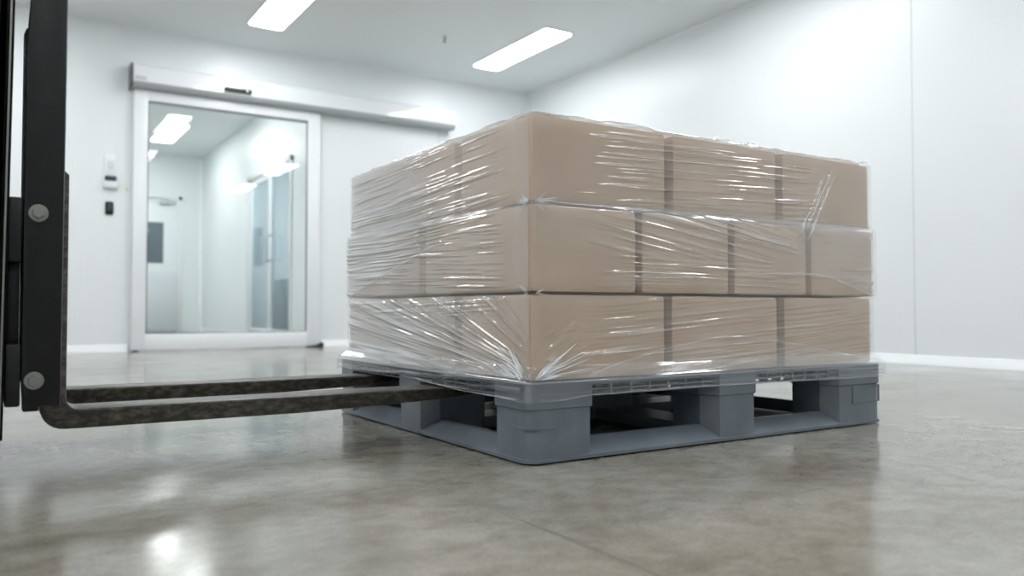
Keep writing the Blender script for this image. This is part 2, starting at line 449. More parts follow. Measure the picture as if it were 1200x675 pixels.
# ------------------------------------------------------------------ ceiling lights
def rrect(x0, x1, y0, y1, r, n=5):
    return (arc(x1 - r, y1 - r, r, 0, 90, n) + arc(x0 + r, y1 - r, r, 90, 180, n) + arc(x0 + r, y0 + r, r, 180, 270, n) + arc(x1 - r, y0 + r, r, 270, 360, n))
def make_light():
    t = thing('ceiling_light', (0, 0, CZ - 0.012))
    bm = bmesh.new()
    o = [(p[0], p[1]) for p in rrect(-0.14, 0.14, -0.582, 0.582, 0.04)]
    prism(bm, o, 'z', CZ - 0.009, CZ)
    bmf = part('frame', bm, M['trim'], t)
    bm = bmesh.new(); prism(bm, rrect(-0.128, 0.128, -0.570, 0.570, 0.034), 'z', CZ - 0.012, CZ - 0.008)
    part('diffuser', bm, M['led'], t, smooth=0)
    return t
light0 = make_light()
first = [True]
def place_light(x, y, label, group=None):
    if first[0]:
        r = light0; first[0] = False
    else:
        r = light0.copy(); COL.objects.link(r)
        for ch in light0.children:
            c = ch.copy(); COL.objects.link(c); c.parent = r
    r.location = (x, y, CZ - 0.012)
    tag(r, label, 'ceiling light', 'flush rectangular ceiling light panels')
    return r
OUT = 'flush white light panel in the main room ceiling, beyond the edge of the picture'
for x in (-3.14, -1.16, 0.815, 2.79):
    for y in (4.31, 1.965, -0.38, -2.725):
        if (x, y) == (0.815, 4.31): lb = 'lit ceiling panel above the glass door, cut by the top of the photo'
        elif (x, y) == (2.79, 4.31): lb = 'lit ceiling panel nearest the room corner above the pallet load'
        else: lb = OUT
        place_light(x, y, lb)
place_light(0.868, 9.31, 'lit ceiling panel of the hall, seen complete through the door glass')
place_light(0.868, 7.27, 'lit ceiling panel of the hall, only its end showing under the door frame top')
for y in (9.31, 7.27): place_light(-0.75, y, 'added light panel in the hall ceiling, unseen beside the glass door')  # unseen panels added to brighten the hall
for x in (2.15, 2.95): place_light(x, 7.3, 'added light panel in the side room ceiling, unseen behind the double glass door')  # extra panels out of sight, added to light the side room

# small sprinkler on the ceiling
SPK = thing('sprinkler', (2.098, 4.353, CZ - 0.05), 'tiny grey sprinkler head on the ceiling between two light panels', 'sprinkler')
part('rose', cyl(bmesh.new(), (2.098, 4.353, CZ - 0.0025), 'z', 0.022, 0.007, 20), M['devlight'], SPK)
bm = bmesh.new(); cyl(bm, (2.098, 4.353, CZ - 0.024), 'z', 0.007, 0.04, 12); cyl(bm, (2.098, 4.353, CZ - 0.046), 'z', 0.016, 0.003, 16)
part('nozzle', bm, M['greylip'], SPK)

# ------------------------------------------------------------------ pallet
PL, PW, PH = 1.20, 1.063, 0.165
PA = thing('pallet', (PL / 2, PW / 2, 0), 'grey plastic pallet on the concrete floor under the wrapped cartons', 'pallet')
R = 0.032
gapsX = [(0.164, 0.548), (0.673, 1.002)]          # openings along the long side
gapsY = [(0.127, 0.490), (0.613, 0.945)]          # openings along the fork side
FD, FS = 0.046, 0.024                             # depth / side step of the flared entry
# top deck: plate with rounded rim and underside ribs
bm = bmesh.new()
prism(bm, rrect(0, PL, 0, PW, R, 6), 'z', 0.1605, PH, 0.002)
for x in np.arange(0.10, 1.15, 0.1): box(bm, x - 0.002, x + 0.002, 0.03, PW - 0.03, 0.140, 0.161)
for y in np.arange(0.08, 1.02, 0.1): box(bm, 0.03, PL - 0.03, y - 0.002, y + 0.002, 0.140, 0.161)
part('top_deck', bm, M['pallet'], PA)
# nine blocks
xs = [(0.0, gapsX[0][0]), (gapsX[0][1], gapsX[1][0]), (gapsX[1][1], PL)]
ys = [(0.0, gapsY[0][0]), (gapsY[0][1], gapsY[1][0]), (gapsY[1][1], PW)]
def block_poly(i, j, ins):
    (x0, x1), (y0, y1) = xs[i], ys[j]
    ex0 = x0 - (FS if i > 0 else 0); ex1 = x1 + (FS if i < 2 else 0)
    ey0 = y0 - (FS if j > 0 else 0); ey1 = y1 + (FS if j < 2 else 0)
    r = R
    P = []
    def corner(cx, cy, kx, ky, sx, sy):
        """kx: on an X-normal outer face, ky: on a Y-normal outer face"""
        return
    # go counter-clockwise from (x0,y0)
    def A(*p): P.extend(p)
    oL, oR, oF, oB = i == 0, i == 2, j == 0, j == 2     # which sides are outer faces
    # corner (min x, min y)
    if oL and oF: A(*arc(x0 + r, y0 + r, r, 180, 270, 6))
    elif oF: A((ex0, y0 + FD), (x0, y0))
    elif oL: A((x0, y0), (x0 + FD, ey0))
    else: A((ex0 + 0.01, ey0), (ex0 + 0.02, ey0))
    if oR and oF: A(*arc(x1 - r, y0 + r, r, 270, 360, 6))
    elif oF: A((x1, y0), (ex1, y0 + FD))
    elif oR: A((x1 - FD, ey0), (x1, y0))
    else: A((ex1 - 0.01, ey0), (ex1, ey0 + 0.01))
    if oR and oB: A(*arc(x1 - r, y1 - r, r, 0, 90, 6))
    elif oB: A((ex1, y1 - FD), (x1, y1))
    elif oR: A((x1, y1), (x1 - FD, ey1))
    else: A((ex1, ey1 - 0.01), (ex1 - 0.01, ey1))
    if oL and oB: A(*arc(x0 + r, y1 - r, r, 90, 180, 6))
    elif oB: A((x0, y1), (ex0, y1 - FD))
    elif oL: A((x0 + FD, ey1), (x0, y1))
    else: A((ex0, ey1 - 0.01), (ex0, ey1 - 0.02))
    cx, cy = (x0 + x1) / 2, (y0 + y1) / 2
    sx = 1 - 2 * ins / (x1 - x0); sy = 1 - 2 * ins / (y1 - y0)
    return [(cx + (p[0] - cx) * sx, cy + (p[1] - cy) * sy) for p in P]
def frame_rect(bm, x0, x1, z0, z1, y, s, t=0.0025, d=0.0022, axis='y'):
    for (a, b, c, e) in ((x0, x1, z1 - t, z1), (x0, x1, z0, z0 + t), (x0, x0 + t, z0, z1), (x1 - t, x1, z0, z1)):
        if axis == 'y': box(bm, a, b, y - d, y + 0.002, c, e)
        else: box(bm, y - d, y + 0.002, a, b, c, e)
for i in range(3):
    for j in range(3):
        bm = bmesh.new()
        p0 = block_poly(i, j, 0.0035); p1 = block_poly(i, j, 0.0)
        loft(bm, [[(x, y, 0.011) for x, y in p0], [(x, y, 0.060) for x, y in p0], [(x, y, 0.1105) for x, y in p0],
                  [(x, y, 0.113) for x, y in p1], [(x, y, 0.161) for x, y in p1]])
        if (i, j) == (2, 0):
            frame_rect(bm, 1.062, 1.182, 0.062, 0.108, 0.0035, 1)
        if (i, j) == (0, 0):                      # raised band round the corner
            q0 = arc(R, R, R - 0.001, 180, 270, 8)
            q1 = arc(R, R, R - 0.008, 180, 270, 8)
            pts = [(0.072, 0.0015)] + [(0.072, 0.006)] + list(reversed(q1)) + [(0.006, 0.060), (0.0015, 0.060)] + q0
            prism(bm, pts, 'z', 0.072, 0.077)
        part('block', bm, M['pallet'], PA, smooth=20)
# base frame: lip, sloped entry boards and middle runners
bm = bmesh.new()
def board_x(x0, x1, yo, s):          # along X, outer face at yo, s=+1 inward is +y
    prism(bm, [(yo, 0.004), (yo, 0.011), (yo + s * FD, 0.041), (yo + s * 0.060, 0.041), (yo + s * 0.060, 0.004)], 'x', x0, x1)
def board_y(y0, y1, xo, s):
    prism(bm, [(xo, 0.004), (xo, 0.011), (xo + s * FD, 0.041), (xo + s * 0.060, 0.041), (xo + s * 0.060, 0.004)], 'y', y0, y1)
for (a, b) in gapsX:
    board_x(a - 0.015, b + 0.015, 0.0005, 1); board_x(a - 0.015, b + 0.015, PW - 0.0005, -1)
    box(bm, a - 0.02, b + 0.02, 0.49, 0.613, 0.004, 0.034)
for (a, b) in gapsY:
    board_y(a - 0.015, b + 0.015, 0.0005, 1); board_y(a - 0.015, b + 0.015, PL - 0.0005, -1)
    box(bm, 0.548, 0.673, a - 0.02, b + 0.02, 0.004, 0.034)
for i in range(3):
    for j in range(3):
        pp = block_poly(i, j, 0.0)
        prism(bm, pp, 'z', 0.004, 0.0115)
part('base_frame', bm, M['pallet'], PA, smooth=20)
for (x0, x1) in ((0.06, 0.12), (0.56, 0.66), (1.05, 1.16)):
    for (y0, y1) in ((0.035, 0.09), (0.51, 0.60), (0.975, 1.03)):
        part('foot_pad', B(x0, x1, y0, y1, 0.0, 0.006), M['pallet'], PA)
# ribbed edge grilles above every opening
def grille_x(x0, x1, yo, s):
    bm = bmesh.new(); a, b = sorted((yo, yo + s * 0.028))
    for z in (0.1355, 0.1470, 0.1585): box(bm, x0 - 0.004, x1 + 0.004, a, b, z - 0.0013, z + 0.0013)
    n = 7
    for k in range(1, n):
        x = x0 + (x1 - x0) * k / n; box(bm, x - 0.0018, x + 0.0018, a + 0.0003, b, 0.1345, 0.161)
    part('edge_grille', bm, M['pallet'], PA, smooth=0)
def grille_y(y0, y1, xo, s):
    bm = bmesh.new(); a, b = sorted((xo, xo + s * 0.028))
    for z in (0.1365, 0.1475, 0.1585): box(bm, a, b, y0 - 0.004, y1 + 0.004, z - 0.0013, z + 0.0013)
    n = 6
    for k in range(1, n):
        y = y0 + (y1 - y0) * k / n; box(bm, a + 0.0003, b, y - 0.0018, y + 0.0018, 0.1355, 0.161)
    part('edge_grille', bm, M['pallet'], PA, smooth=0)
for (a, b) in gapsX: grille_x(a, b, 0.0015, 1); grille_x(a, b, PW - 0.0015, -1)
for (a, b) in gapsY: grille_y(a, b, 0.0015, 1); grille_y(a, b, PL - 0.0015, -1)

# ------------------------------------------------------------------ cartons
def carton_bm(x0, x1, y0, y1, z0, z1, seed):
    r = random.Random(seed)
    bm = bmesh.new()
    bmesh.ops.create_cube(bm, size=2)
    bmesh.ops.subdivide_edges(bm, edges=bm.edges[:], cuts=7, use_grid_fill=True)
    cx, cy, cz = (x0 + x1) / 2, (y0 + y1) / 2, (z0 + z1) / 2
    hx, hy, hz = (x1 - x0) / 2, (y1 - y0) / 2, (z1 - z0) / 2
    rad = 0.009
    ph = [r.uniform(0, 6) for _ in range(4)]
    for v in bm.verts:
        u = v.co.copy()
        # pull the outer ring close to the edges so the rounding stays tight
        w = [math.copysign(min(1, abs(c)) ** 0.55, c) if abs(c) > 1e-6 else 0 for c in u]
        p = Vector((w[0] * hx, w[1] * hy, w[2] * hz))
        q = Vector((max(-hx + rad, min(hx - rad, p.x)), max(-hy + rad, min(hy - rad, p.y)), max(-hz + rad, min(hz - rad, p.z))))
        d = p - q
        if d.length > 1e-9: p = q + d.normalized() * rad if sum(1 for k in range(3) if abs(d[k]) > 1e-6) > 1 else q + d
        bul = 0.0018
        if abs(u.x) > 0.999: p.x += math.copysign(bul * (1 - u.y * u.y) * (1 - u.z * u.z) * (0.6 + 0.6 * math.sin(ph[0] + 2 * u.y)), u.x)
        if abs(u.y) > 0.999: p.y += math.copysign(bul * (1 - u.x * u.x) * (1 - u.z * u.z) * (0.6 + 0.6 * math.sin(ph[1] + 2 * u.x)), u.y)
        v.co = Vector((cx, cy, cz)) + p
    return bm
zB, zM, zT = (0.1655, 0.3500), (0.3525, 0.5405), (0.5430, 0.7290)
CART = [
    # bottom layer, long face then fork face
    (0.037, 0.410, 0.037, 0.346, zB, 'brown carton at the near corner of the bottom layer'),
    (0.431, 0.803, 0.037, 0.500, zB, 'brown carton in the middle of the long face, bottom layer'),
    (0.829, 1.201, 0.037, 0.500, zB, 'brown carton at the right end of the bottom layer'),
    (0.037, 0.410, 0.379, 0.718, zB, 'brown carton second from the near corner on the fork side, bottom layer'),
    (0.037, 0.410, 0.745, 1.064, zB, 'brown carton at the far left end of the bottom layer'),
    # middle layer
    (0.033, 0.319, 0.033, 0.534, zM, 'brown carton at the near corner of the middle layer'),
    (0.337, 0.622, 0.035, 0.540, zM, 'brown carton second from the near corner on the long face, middle layer'),
    (0.640, 0.919, 0.035, 0.540, zM, 'brown carton third from the near corner on the long face, middle layer'),
    (0.937, 1.210, 0.035, 0.540, zM, 'brown carton at the right end of the middle layer'),
    (0.033, 0.319, 0.566, 1.069, zM, 'brown carton at the far left end of the middle layer, under milky film'),
    # top layer
    (0.037, 0.413, 0.037, 0.350, zT, 'brown carton at the near corner of the top layer'),
    (0.437, 0.802, 0.037, 0.500, zT, 'brown carton in the middle of the long face, top layer'),
    (0.826, 1.197, 0.037, 0.500, zT, 'brown carton at the right end of the top layer'),
    (0.037, 0.413, 0.379, 0.712, zT, 'brown carton second from the near corner on the fork side, top layer'),
    (0.037, 0.413, 0.722, 1.050, zT, 'brown carton at the far left end of the top layer, under milky film'),
]
for n, (a, b, c, d, z, lb) in enumerate(CART):
    single('carton', carton_bm(a, b, c, d, z[0], z[1], n), M['carton'], lb, 'carton', 'cartons stacked on the pallet', smooth=50)

# ------------------------------------------------------------------ stretch film
TAB = RNG.rand(256, 256)
def vn(x, y, seed=0):
    x = np.asarray(x, float) + seed * 17.31; y = np.asarray(y, float) + seed * 5.77
    xi = np.floor(x).astype(int); yi = np.floor(y).astype(int)
    fx = x - xi; fy = y - yi
    fx = fx * fx * (3 - 2 * fx); fy = fy * fy * (3 - 2 * fy)
    a = TAB[xi % 256, yi % 256]; b = TAB[(xi + 1) % 256, yi % 256]; c = TAB[xi % 256, (yi + 1) % 256]; d = TAB[(xi + 1) % 256, (yi + 1) % 256]
    return (a * (1 - fx) + b * fx) * (1 - fy) + (c * (1 - fx) + d * fx) * fy
def sm(a, b, x):
    t = np.clip((x - a) / (b - a), 0, 1); return t * t * (3 - 2 * t)
def ridges(a, b, seed, la=0.34, lb=0.0064, cut=0.47):
    return np.maximum(ridges1(a, b, seed, la, lb, cut), 0.9 * ridges1(a + 0.31 * la, b * 1.0 + 0.012 * a, seed + 20, la * 0.8, lb * 0.86, cut + 0.02))
def ridges1(a, b, seed, la, lb, cut):
    n = 0.62 * vn(a / la, b / lb, seed) + 0.38 * vn(a / (la * 0.5), b / (lb * 0.6), seed + 3)
    # only some wrinkles are strong
    w = 0.45 + 0.55 * sm(0.3, 0.7, vn(a / (la * 0.7), b / (lb * 3.0), seed + 9))
    return np.clip((n - cut) / (1 - cut), 0, 1) ** 1.1 * w * 1.7
def line(z, zl, w):
    return np.exp(-((z - zl) / w) ** 2)

def field_right(s, z):
    """s = X along the long face. returns wrinkle height (0..1), layers (0..1)"""
    wob = 0.010 * (vn(s / 0.5, z / 0.12, 40) - 0.5)
    mT = sm(0.535, 0.56, z) * sm(0.12, 0.36, s + 0.10 * (vn(z / 0.02, s / 9, 5) - 0.5)) * (1 - 0.85 * sm(0.84, 1.02, s)) * (1 - 0.4 * sm(0.69, 0.73, z))
    mM = sm(0.425, 0.46, z) * (1 - sm(0.535, 0.55, z)) * sm(0.12, 0.34, s) * (1 - 0.97 * sm(0.74, 0.95, s))
    mL = sm(0.345, 0.36, z) * (1 - sm(0.42, 0.45, z)) * sm(0.16, 0.36, s) * (1 - 0.7 * sm(0.72, 0.92, s))
    mB = (1 - sm(0.338, 0.352, z)) * sm(0.165, 0.20, z) * sm(0.12, 0.32, s + 0.1 * (vn(z / 0.02, s / 9, 6) - 0.5)) * (1 - 0.5 * sm(0.9, 1.1, s))
    r = mT * ridges(s, z - 0.035 * s + wob, 1) + mM * ridges(s, z + 0.13 * s + wob, 2) \
        + mL * ridges(s, z + 0.01 * s + wob, 3) + 0.85 * mB * ridges(s, z - 0.07 * s + wob, 4)
    mS = (1 - sm(0.165, 0.175, z))
    r = r + 0.3 * mS * ridges(s, z + wob * 0.3, 5, 0.4, 0.008, 0.5)
    # fan out of the lower corner
    th = np.arctan2(z - 0.165, s + 0.06); rad = np.hypot(z - 0.165, s + 0.06)
    mf = np.exp(-((rad - 0.06) / 0.16) ** 2) * sm(0.165, 0.18, z) * (1 - sm(0.45, 0.75, th))
    r = r + 1.1 * mf * ridges(rad, th * 0.16, 7, 0.06, 0.011, 0.48)
    zb = np.interp(s, [0.03, 0.32, 0.52, 0.94, 1.03, 1.21], [0.454, 0.438, 0.408, 0.412, 0.40, 0.353])
    zl = np.interp(s, [0.03, 0.161, 0.40, 0.608, 0.8, 1.0, 1.21], [0.168, 0.176, 0.226, 0.253, 0.236, 0.205, 0.173])
    h = 0.02 + 0.05 * sm(0.162, 0.175, z) + 0.03 * sm(0.54, 0.56, z)
    h = h + sm(zb - 0.006, zb + 0.008, z) * (1 - sm(0.545, 0.57, z)) * (0.07 + 0.05 * vn(s / 0.3, z / 0.01, 21))
    h = h + 0.12 * sm(0.80, 1.0, s) * sm(zb - 0.004, zb + 0.006, z) * (1 - sm(0.54, 0.555, z))
    h = h + sm(0.165, 0.18, z) * (1 - sm(zl - 0.006, zl + 0.006, z)) * (0.06 + 0.10 * vn(s / 0.3, z / 0.008, 22))
    h = h + 0.32 * line(z, zb, 0.0022) * sm(0.5, 0.9, s) + 0.30 * line(z, zl, 0.0022) * sm(0.1, 0.3, s)
    h = h + 0.10 * sm(0.50, 0.545, z) * (1 - sm(0.545, 0.57, z)) * sm(0.2, 0.5, s) + 0.12 * line(z, 0.545, 0.006)
    # three slanted gathers near the right end
    for k, (sx, dz) in enumerate(((0.0, 0.0), (0.018, 0.02), (0.04, -0.01))):
        c = 0.868 + sx + (z - 0.492) * 0.66
        h = h + 0.30 * np.exp(-((s - c) / 0.0035) ** 2) * sm(0.50 + dz, 0.54 + dz, z) * (1 - sm(0.65 + dz, 0.69 + dz, z))
        r = r + 0.7 * np.exp(-((s - c) / 0.005) ** 2) * sm(0.50 + dz, 0.54 + dz, z) * (1 - sm(0.65 + dz, 0.69 + dz, z))
    return r, h

def field_left(t, z):
    """t = Y along the fork-side face (0.037 at the near corner)"""
    wob = 0.010 * (vn(t / 0.5, z / 0.12, 50) - 0.5)
    edge = sm(0.10, 0.24, t + 0.12 * (vn(z / 0.02, t / 9, 15) - 0.5))
    zbl = np.interp(t, [0.037, 0.37, 0.544, 0.976, 1.07], [0.545, 0.500, 0.465, 0.376, 0.345])
    up = sm(zbl - 0.006, zbl + 0.008, z)
    mT = sm(0.535, 0.56, z) * edge
    mM = up * (1 - sm(0.535, 0.55, z)) * edge
    mL = (1 - up) * sm(0.345, 0.36, z) * sm(0.10, 0.22, t)
    mB = (1 - sm(0.338, 0.352, z)) * sm(0.165, 0.18, z)
    r = mT * ridges(t, z + 0.02 * t + wob, 11) + mM * ridges(t, z + 0.0 * t + wob, 12) + 0.9 * mL * ridges(t, z - 0.04 * t + wob, 13)
    th = np.arctan2(z - 0.150, t + 0.10); rad = np.hypot(z - 0.150, t + 0.10)
    mf = mB * sm(0.02, 0.10, t) * (1 - sm(0.52, 0.80, th))
    r = r + 1.1 * mf * sm(0.10, 0.22, rad) * ridges(rad, th * 0.70, 14, 0.42, 0.0090, 0.46)
    mf2 = mB * sm(0.12, 0.24, t) * sm(0.26, 0.30, z)
    r = r + 0.7 * mf2 * ridges(t, z + 0.02 * t, 18)
    mS = (1 - sm(0.165, 0.175, z))
    r = r + 0.4 * mS * ridges(t, z + wob * 0.3, 16, 0.4, 0.008, 0.48)
    h = 0.02 + sm(0.162, 0.175, z) * (0.09 * (1 - sm(0.092, 0.108, t + 0.01 * vn(z / 0.03, t, 90))) + 0.06 * sm(0.165, 0.182, t + 0.015 * vn(z / 0.04, t, 91))) + up * (0.03 + 0.04 * sm(0.15, 0.4, t) + 0.46 * sm(0.36, 0.85, t) * (1 - 0.25 * sm(0.60, 0.73, z)))
    h = h + (1 - up) * sm(0.345, 0.36, z) * (0.06 + 0.12 * sm(0.3, 0.7, t))
    h = h + mB * (0.05 + 0.22 * sm(0.25, 0.75, t) + 0.10 * (1 - sm(0.1, 0.26, th)) + 0.10 * vn(rad / 0.2, th / 0.05, 24) * sm(0.05, 0.2, t))
    h = h + 0.35 * line(z, zbl, 0.0028) * sm(0.35, 0.6, t) + 0.12 * line(z, 0.545, 0.006)
    return r, h

def film():
    bm = bmesh.new()
    lay = []
    verts, faces, layer, fmat = [], [], [], []
    def add_grid(P, H, mi=0):
        n, m = P.shape[:2]; base = len(verts)
        verts.extend(map(tuple, P.reshape(-1, 3))); layer.extend(H.reshape(-1).tolist())
        for i in range(n - 1):
            for j in range(m - 1):
                a = base + i * m + j
                faces.append((a, a + m, a + m + 1, a + 1)); fmat.append(mi)
    AMP = 0.0043
    zs = np.concatenate([np.arange(0.128, 0.7315, 0.0016)])
    # plan position of the film at each height
    def off(z):         # near side faces (x0 == y0)
        k = sm(0.166, 0.198, z); return -0.0045 * (1 - k) + 0.0325 * k - 0.004 * sm(0.345, 0.36, z) * (1 - sm(0.535, 0.55, z))
    def xmax(z):
        k = sm(0.166, 0.19, z); return 1.2045 * (1 - k) + k * (1.206 + 0.010 * sm(0.348, 0.358, z) * (1 - sm(0.538, 0.546, z)) - 0.004 * sm(0.54, 0.56, z))
    def ymax(z):
        k = sm(0.160, 0.176, z); return 1.0675 * (1 - k) + k * (1.069 + 0.006 * sm(0.348, 0.358, z) * (1 - sm(0.538, 0.546, z)) - 0.013 * sm(0.54, 0.56, z))
    CR_ = 0.012
    # pinch between the layers along the corner: the film dips in a little
    def pinch(z): return 0.004 * line(z, 0.5418, 0.006) + 0.004 * line(z, 0.3512, 0.006)
    Z = zs
    # ragged lower edge: rows below it follow this line
    def zlow_r(s): return np.interp(s, [0, 0.04, 0.16, 0.54, 0.91, 1.2], [0.122, 0.124, 0.135, 0.137, 0.132, 0.130]) + 0.002 * (vn(s / 0.05, s * 0, 60) - 0.5)
    def zlow_l(t): return np.interp(t, [0, 0.05, 0.19, 0.33, 0.60, 1.07], [0.122, 0.130, 0.131, 0.133, 0.145, 0.139]) + 0.002 * (vn(t / 0.05, t * 0, 61) - 0.5)
    def hem(zz, zl): return np.maximum(zz, zl)
    # long face
    sN = 330; u = np.linspace(0, 1, sN)
    ZZ, UU = np.meshgrid(Z, u, indexing='ij')
    o = off(ZZ); xm = xmax(ZZ)
    X = o + CR_ + (xm - CR_ - (o + CR_)) * UU
    zl = zlow_r(X); Zr = hem(ZZ, zl)
    r, h = field_right(X, Zr)
    fall = sm(0.0, 0.03, UU)
    Yp = o - AMP * r * fall + pinch(ZZ) * 0.5 + 0.0015 * (vn(X / 0.08, Zr / 0.06, 70) - 0.5)
    hh = np.clip(h + 0.34 * np.clip(r, 0, 1.3) ** 1.3 * fall + 0.30 * line(Zr, zl + 0.001, 0.0022) , 0, 0.85)
    add_grid(np.stack([X, Yp, Zr], -1), hh)
    # fork-side face
    tN = 300; u = np.linspace(0, 1, tN)
    ZZ, UU = np.meshgrid(Z, u, indexing='ij')
    o = off(ZZ); ym = ymax(ZZ)
    Y = o + CR_ + (ym - CR_ - (o + CR_)) * UU
    zl = zlow_l(Y); Zl = hem(ZZ, zl)
    r, h = field_left(Y, Zl)
    fall = sm(0.0, 0.03, UU)
    Xp = o - AMP * r * fall + pinch(ZZ) * 0.5 + 0.0015 * (vn(Y / 0.08, Zl / 0.06, 71) - 0.5)
    hh = np.clip(h + 0.34 * np.clip(r, 0, 1.3) ** 1.3 * fall + 0.34 * line(Zl, zl + 0.001, 0.0024) , 0, 0.9)
    add_grid(np.stack([Xp, Y, Zl], -1), hh)
    # rounded near corner
    a = np.linspace(0, 1, 9)
    ZZ, UU = np.meshgrid(Z, a, indexing='ij')
    o = off(ZZ) ; ang = PI + UU * PI / 2
    Zc = hem(ZZ, np.full_like(ZZ, 0.122))
    rr = CR_ - pinch(ZZ) * 0.5
    Xc = o + CR_ + rr * np.cos(ang); Yc = o + CR_ + rr * np.sin(ang)
    hc = 0.02 + 0.04 * sm(0.162, 0.175, Zc) + 0.08 * (1 - sm(0.160, 0.172, Zc)) + 0.12 * line(ZZ, 0.5418, 0.004)
    add_grid(np.stack([Xc, Yc, Zc], -1), hc)
    # the two far sides
    zc = np.linspace(0.134, 0.731, 60)
    u = np.linspace(0, 1, 40); ZZ, UU = np.meshgrid(zc, u, indexing='ij')
    o = off(ZZ); Yb = o + (ymax(ZZ) - o) * UU
    add_grid(np.stack([xmax(ZZ) + 0.001, Yb, ZZ], -1), np.full(ZZ.shape, 0.12))
    Xb = o + (xmax(ZZ) - o) * UU
    add_grid(np.stack([Xb, ymax(ZZ) + 0.001, ZZ], -1), np.full(ZZ.shape, 0.12))
    # top hem: the film runs over the upper edge and lies back on the cartons
    q = np.linspace(0, 1, 14)
    def hemtop(face):
        L = 260; u = np.linspace(0, 1, L); Q, U = np.meshgrid(q, u, indexing='ij')
        if face == 'r':
            X = 0.0335 + 0.012 + (1.202 - 0.0455) * U; a_ = X
        else:
            X = 0.0335 + 0.012 + (1.056 - 0.0455) * U; a_ = X
        sd = 80 if face == 'r' else 85
        inn = 0.09 * Q ** 1.3
        lift = 0.0065 * np.sin(np.clip(Q * 5, 0, PI)) * (0.15 + 1.2 * sm(0.35, 0.8, vn(a_ / 0.05, Q * 1.5, sd))) * sm(0.0, 0.1, U)
        Zt = 0.7305 + 0.0015 * np.minimum(1, Q * 6) + lift + 0.002 * vn(a_ / 0.02, Q * 4, sd + 2)
        d = 0.0335 + inn - 0.002 * np.sin(np.clip(Q * 8, 0, PI))
        h = 0.42 + 0.35 * vn(a_ / 0.03, Q * 3, sd + 3)
        P = np.stack([X, d, Zt], -1) if face == 'r' else np.stack([d, X, Zt], -1)
        add_grid(P, h)
    hemtop('r'); hemtop('l')
    # bunched strands (star gathers at the corner, free wisps)
    def strand(p0, p1, nrm, w, hgt, bow=0.0):
        p0 = np.array(p0, float); p1 = np.array(p1, float); nrm = np.array(nrm, float); nrm /= np.linalg.norm(nrm)
        d = (p1 - p0); Ld = np.linalg.norm(d); d = d / Ld; side = np.cross(d, nrm)
        n = 9; base = len(verts)
        for i in range(n):
            f = i / (n - 1); ww = w * math.sin(PI * (0.06 + 0.88 * f)) ** 0.8; hz = hgt * math.sin(PI * (0.04 + 0.92 * f))
            c = p0 + d * Ld * f + side * bow * math.sin(PI * f)
            for (s_, k) in ((-1, 0), (0, 1), (1, 0)):
                verts.append(tuple(c + side * ww * s_ + nrm * (hz * k + 0.0004))); layer.append(0.6)
        for i in range(n - 1):
            for j in range(2):
                a = base + i * 3 + j; faces.append((a, a + 1, a + 4, a + 3)); fmat.append(1)
    rr = random.Random(5)
    def star(zc_, n, spread, lmin, lmax, x0=0.029):
        for k in range(n):
            L_ = rr.uniform(lmin, lmax); an = rr.uniform(-spread, spread)
            st = rr.uniform(0.0, 0.010)
            if k % 2:
                strand((x0 + 0.008 + st, x0 - 0.0015, zc_ + st * math.sin(an)), (x0 + 0.008 + st + L_ * math.cos(an), x0 - 0.0012, zc_ + L_ * math.sin(an)), (0, -1, 0.15), rr.uniform(0.0004, 0.0009), 0.0009, rr.uniform(-0.002, 0.002))
            else:
                strand((x0 - 0.0015, x0 + 0.008 + st, zc_ + st * math.sin(an)), (x0 - 0.0012, x0 + 0.008 + st + L_ * math.cos(an), zc_ + L_ * math.sin(an)), (-1, 0, 0.15), rr.uniform(0.0004, 0.0009), 0.0009, rr.uniform(-0.002, 0.002))
    star(0.5418, 26, 0.8, 0.008, 0.034); star(0.5418, 14, 0.25, 0.02, 0.055)
    star(0.3512, 12, 0.5, 0.012, 0.04)
    # lower corner gather on both faces
    for k in range(60):
        an = rr.uniform(0.02, 0.75); L_ = rr.uniform(0.03, 0.15); st = rr.uniform(0.0, 0.05)
        z0_ = 0.171 + rr.uniform(0, 0.006)
        def pos(t, z): return off(np.array(z)).item() - 0.003
        z1_ = z0_ + (st + L_) * math.sin(an) * 0.7; za_ = z0_ + st * math.sin(an) * 0.7
        ta, tb = 0.018 + st, 0.018 + (st + L_) * math.cos(an)
        if k % 5 < 3: strand((pos(ta, za_), ta, za_), (pos(tb, z1_), tb, z1_), (-1, 0, 0.3), rr.uniform(0.0006, 0.0016), 0.002)
        else: strand((ta, pos(ta, za_), za_), (tb, pos(tb, z1_), z1_), (0, -1, 0.3), rr.uniform(0.0006, 0.0016), 0.002)
    me = bpy.data.meshes.new('stretch_wrap')
    org = Vector((0.6, 0.53, 0.122))
    V = np.array(verts) - np.array(org)
    me.from_pydata(V.tolist(), [], faces); me.update()
    me.materials.append(M['film']); me.materials.append(M['strand'])
    at = me.attributes.new('film_layers', 'FLOAT', 'POINT'); at.data.foreach_set('value', np.array(layer, dtype=np.float32))
    me.polygons.foreach_set('material_index', np.array(fmat, dtype=np.int32))
    me.polygons.foreach_set('use_smooth', np.ones(len(faces), dtype=bool))
    o = bpy.data.objects.new('stretch_wrap', me); COL.objects.link(o); o.location = org
    tag(o, 'clear wrinkled stretch film wound round the carton stack and pallet rim', 'stretch wrap')
film()

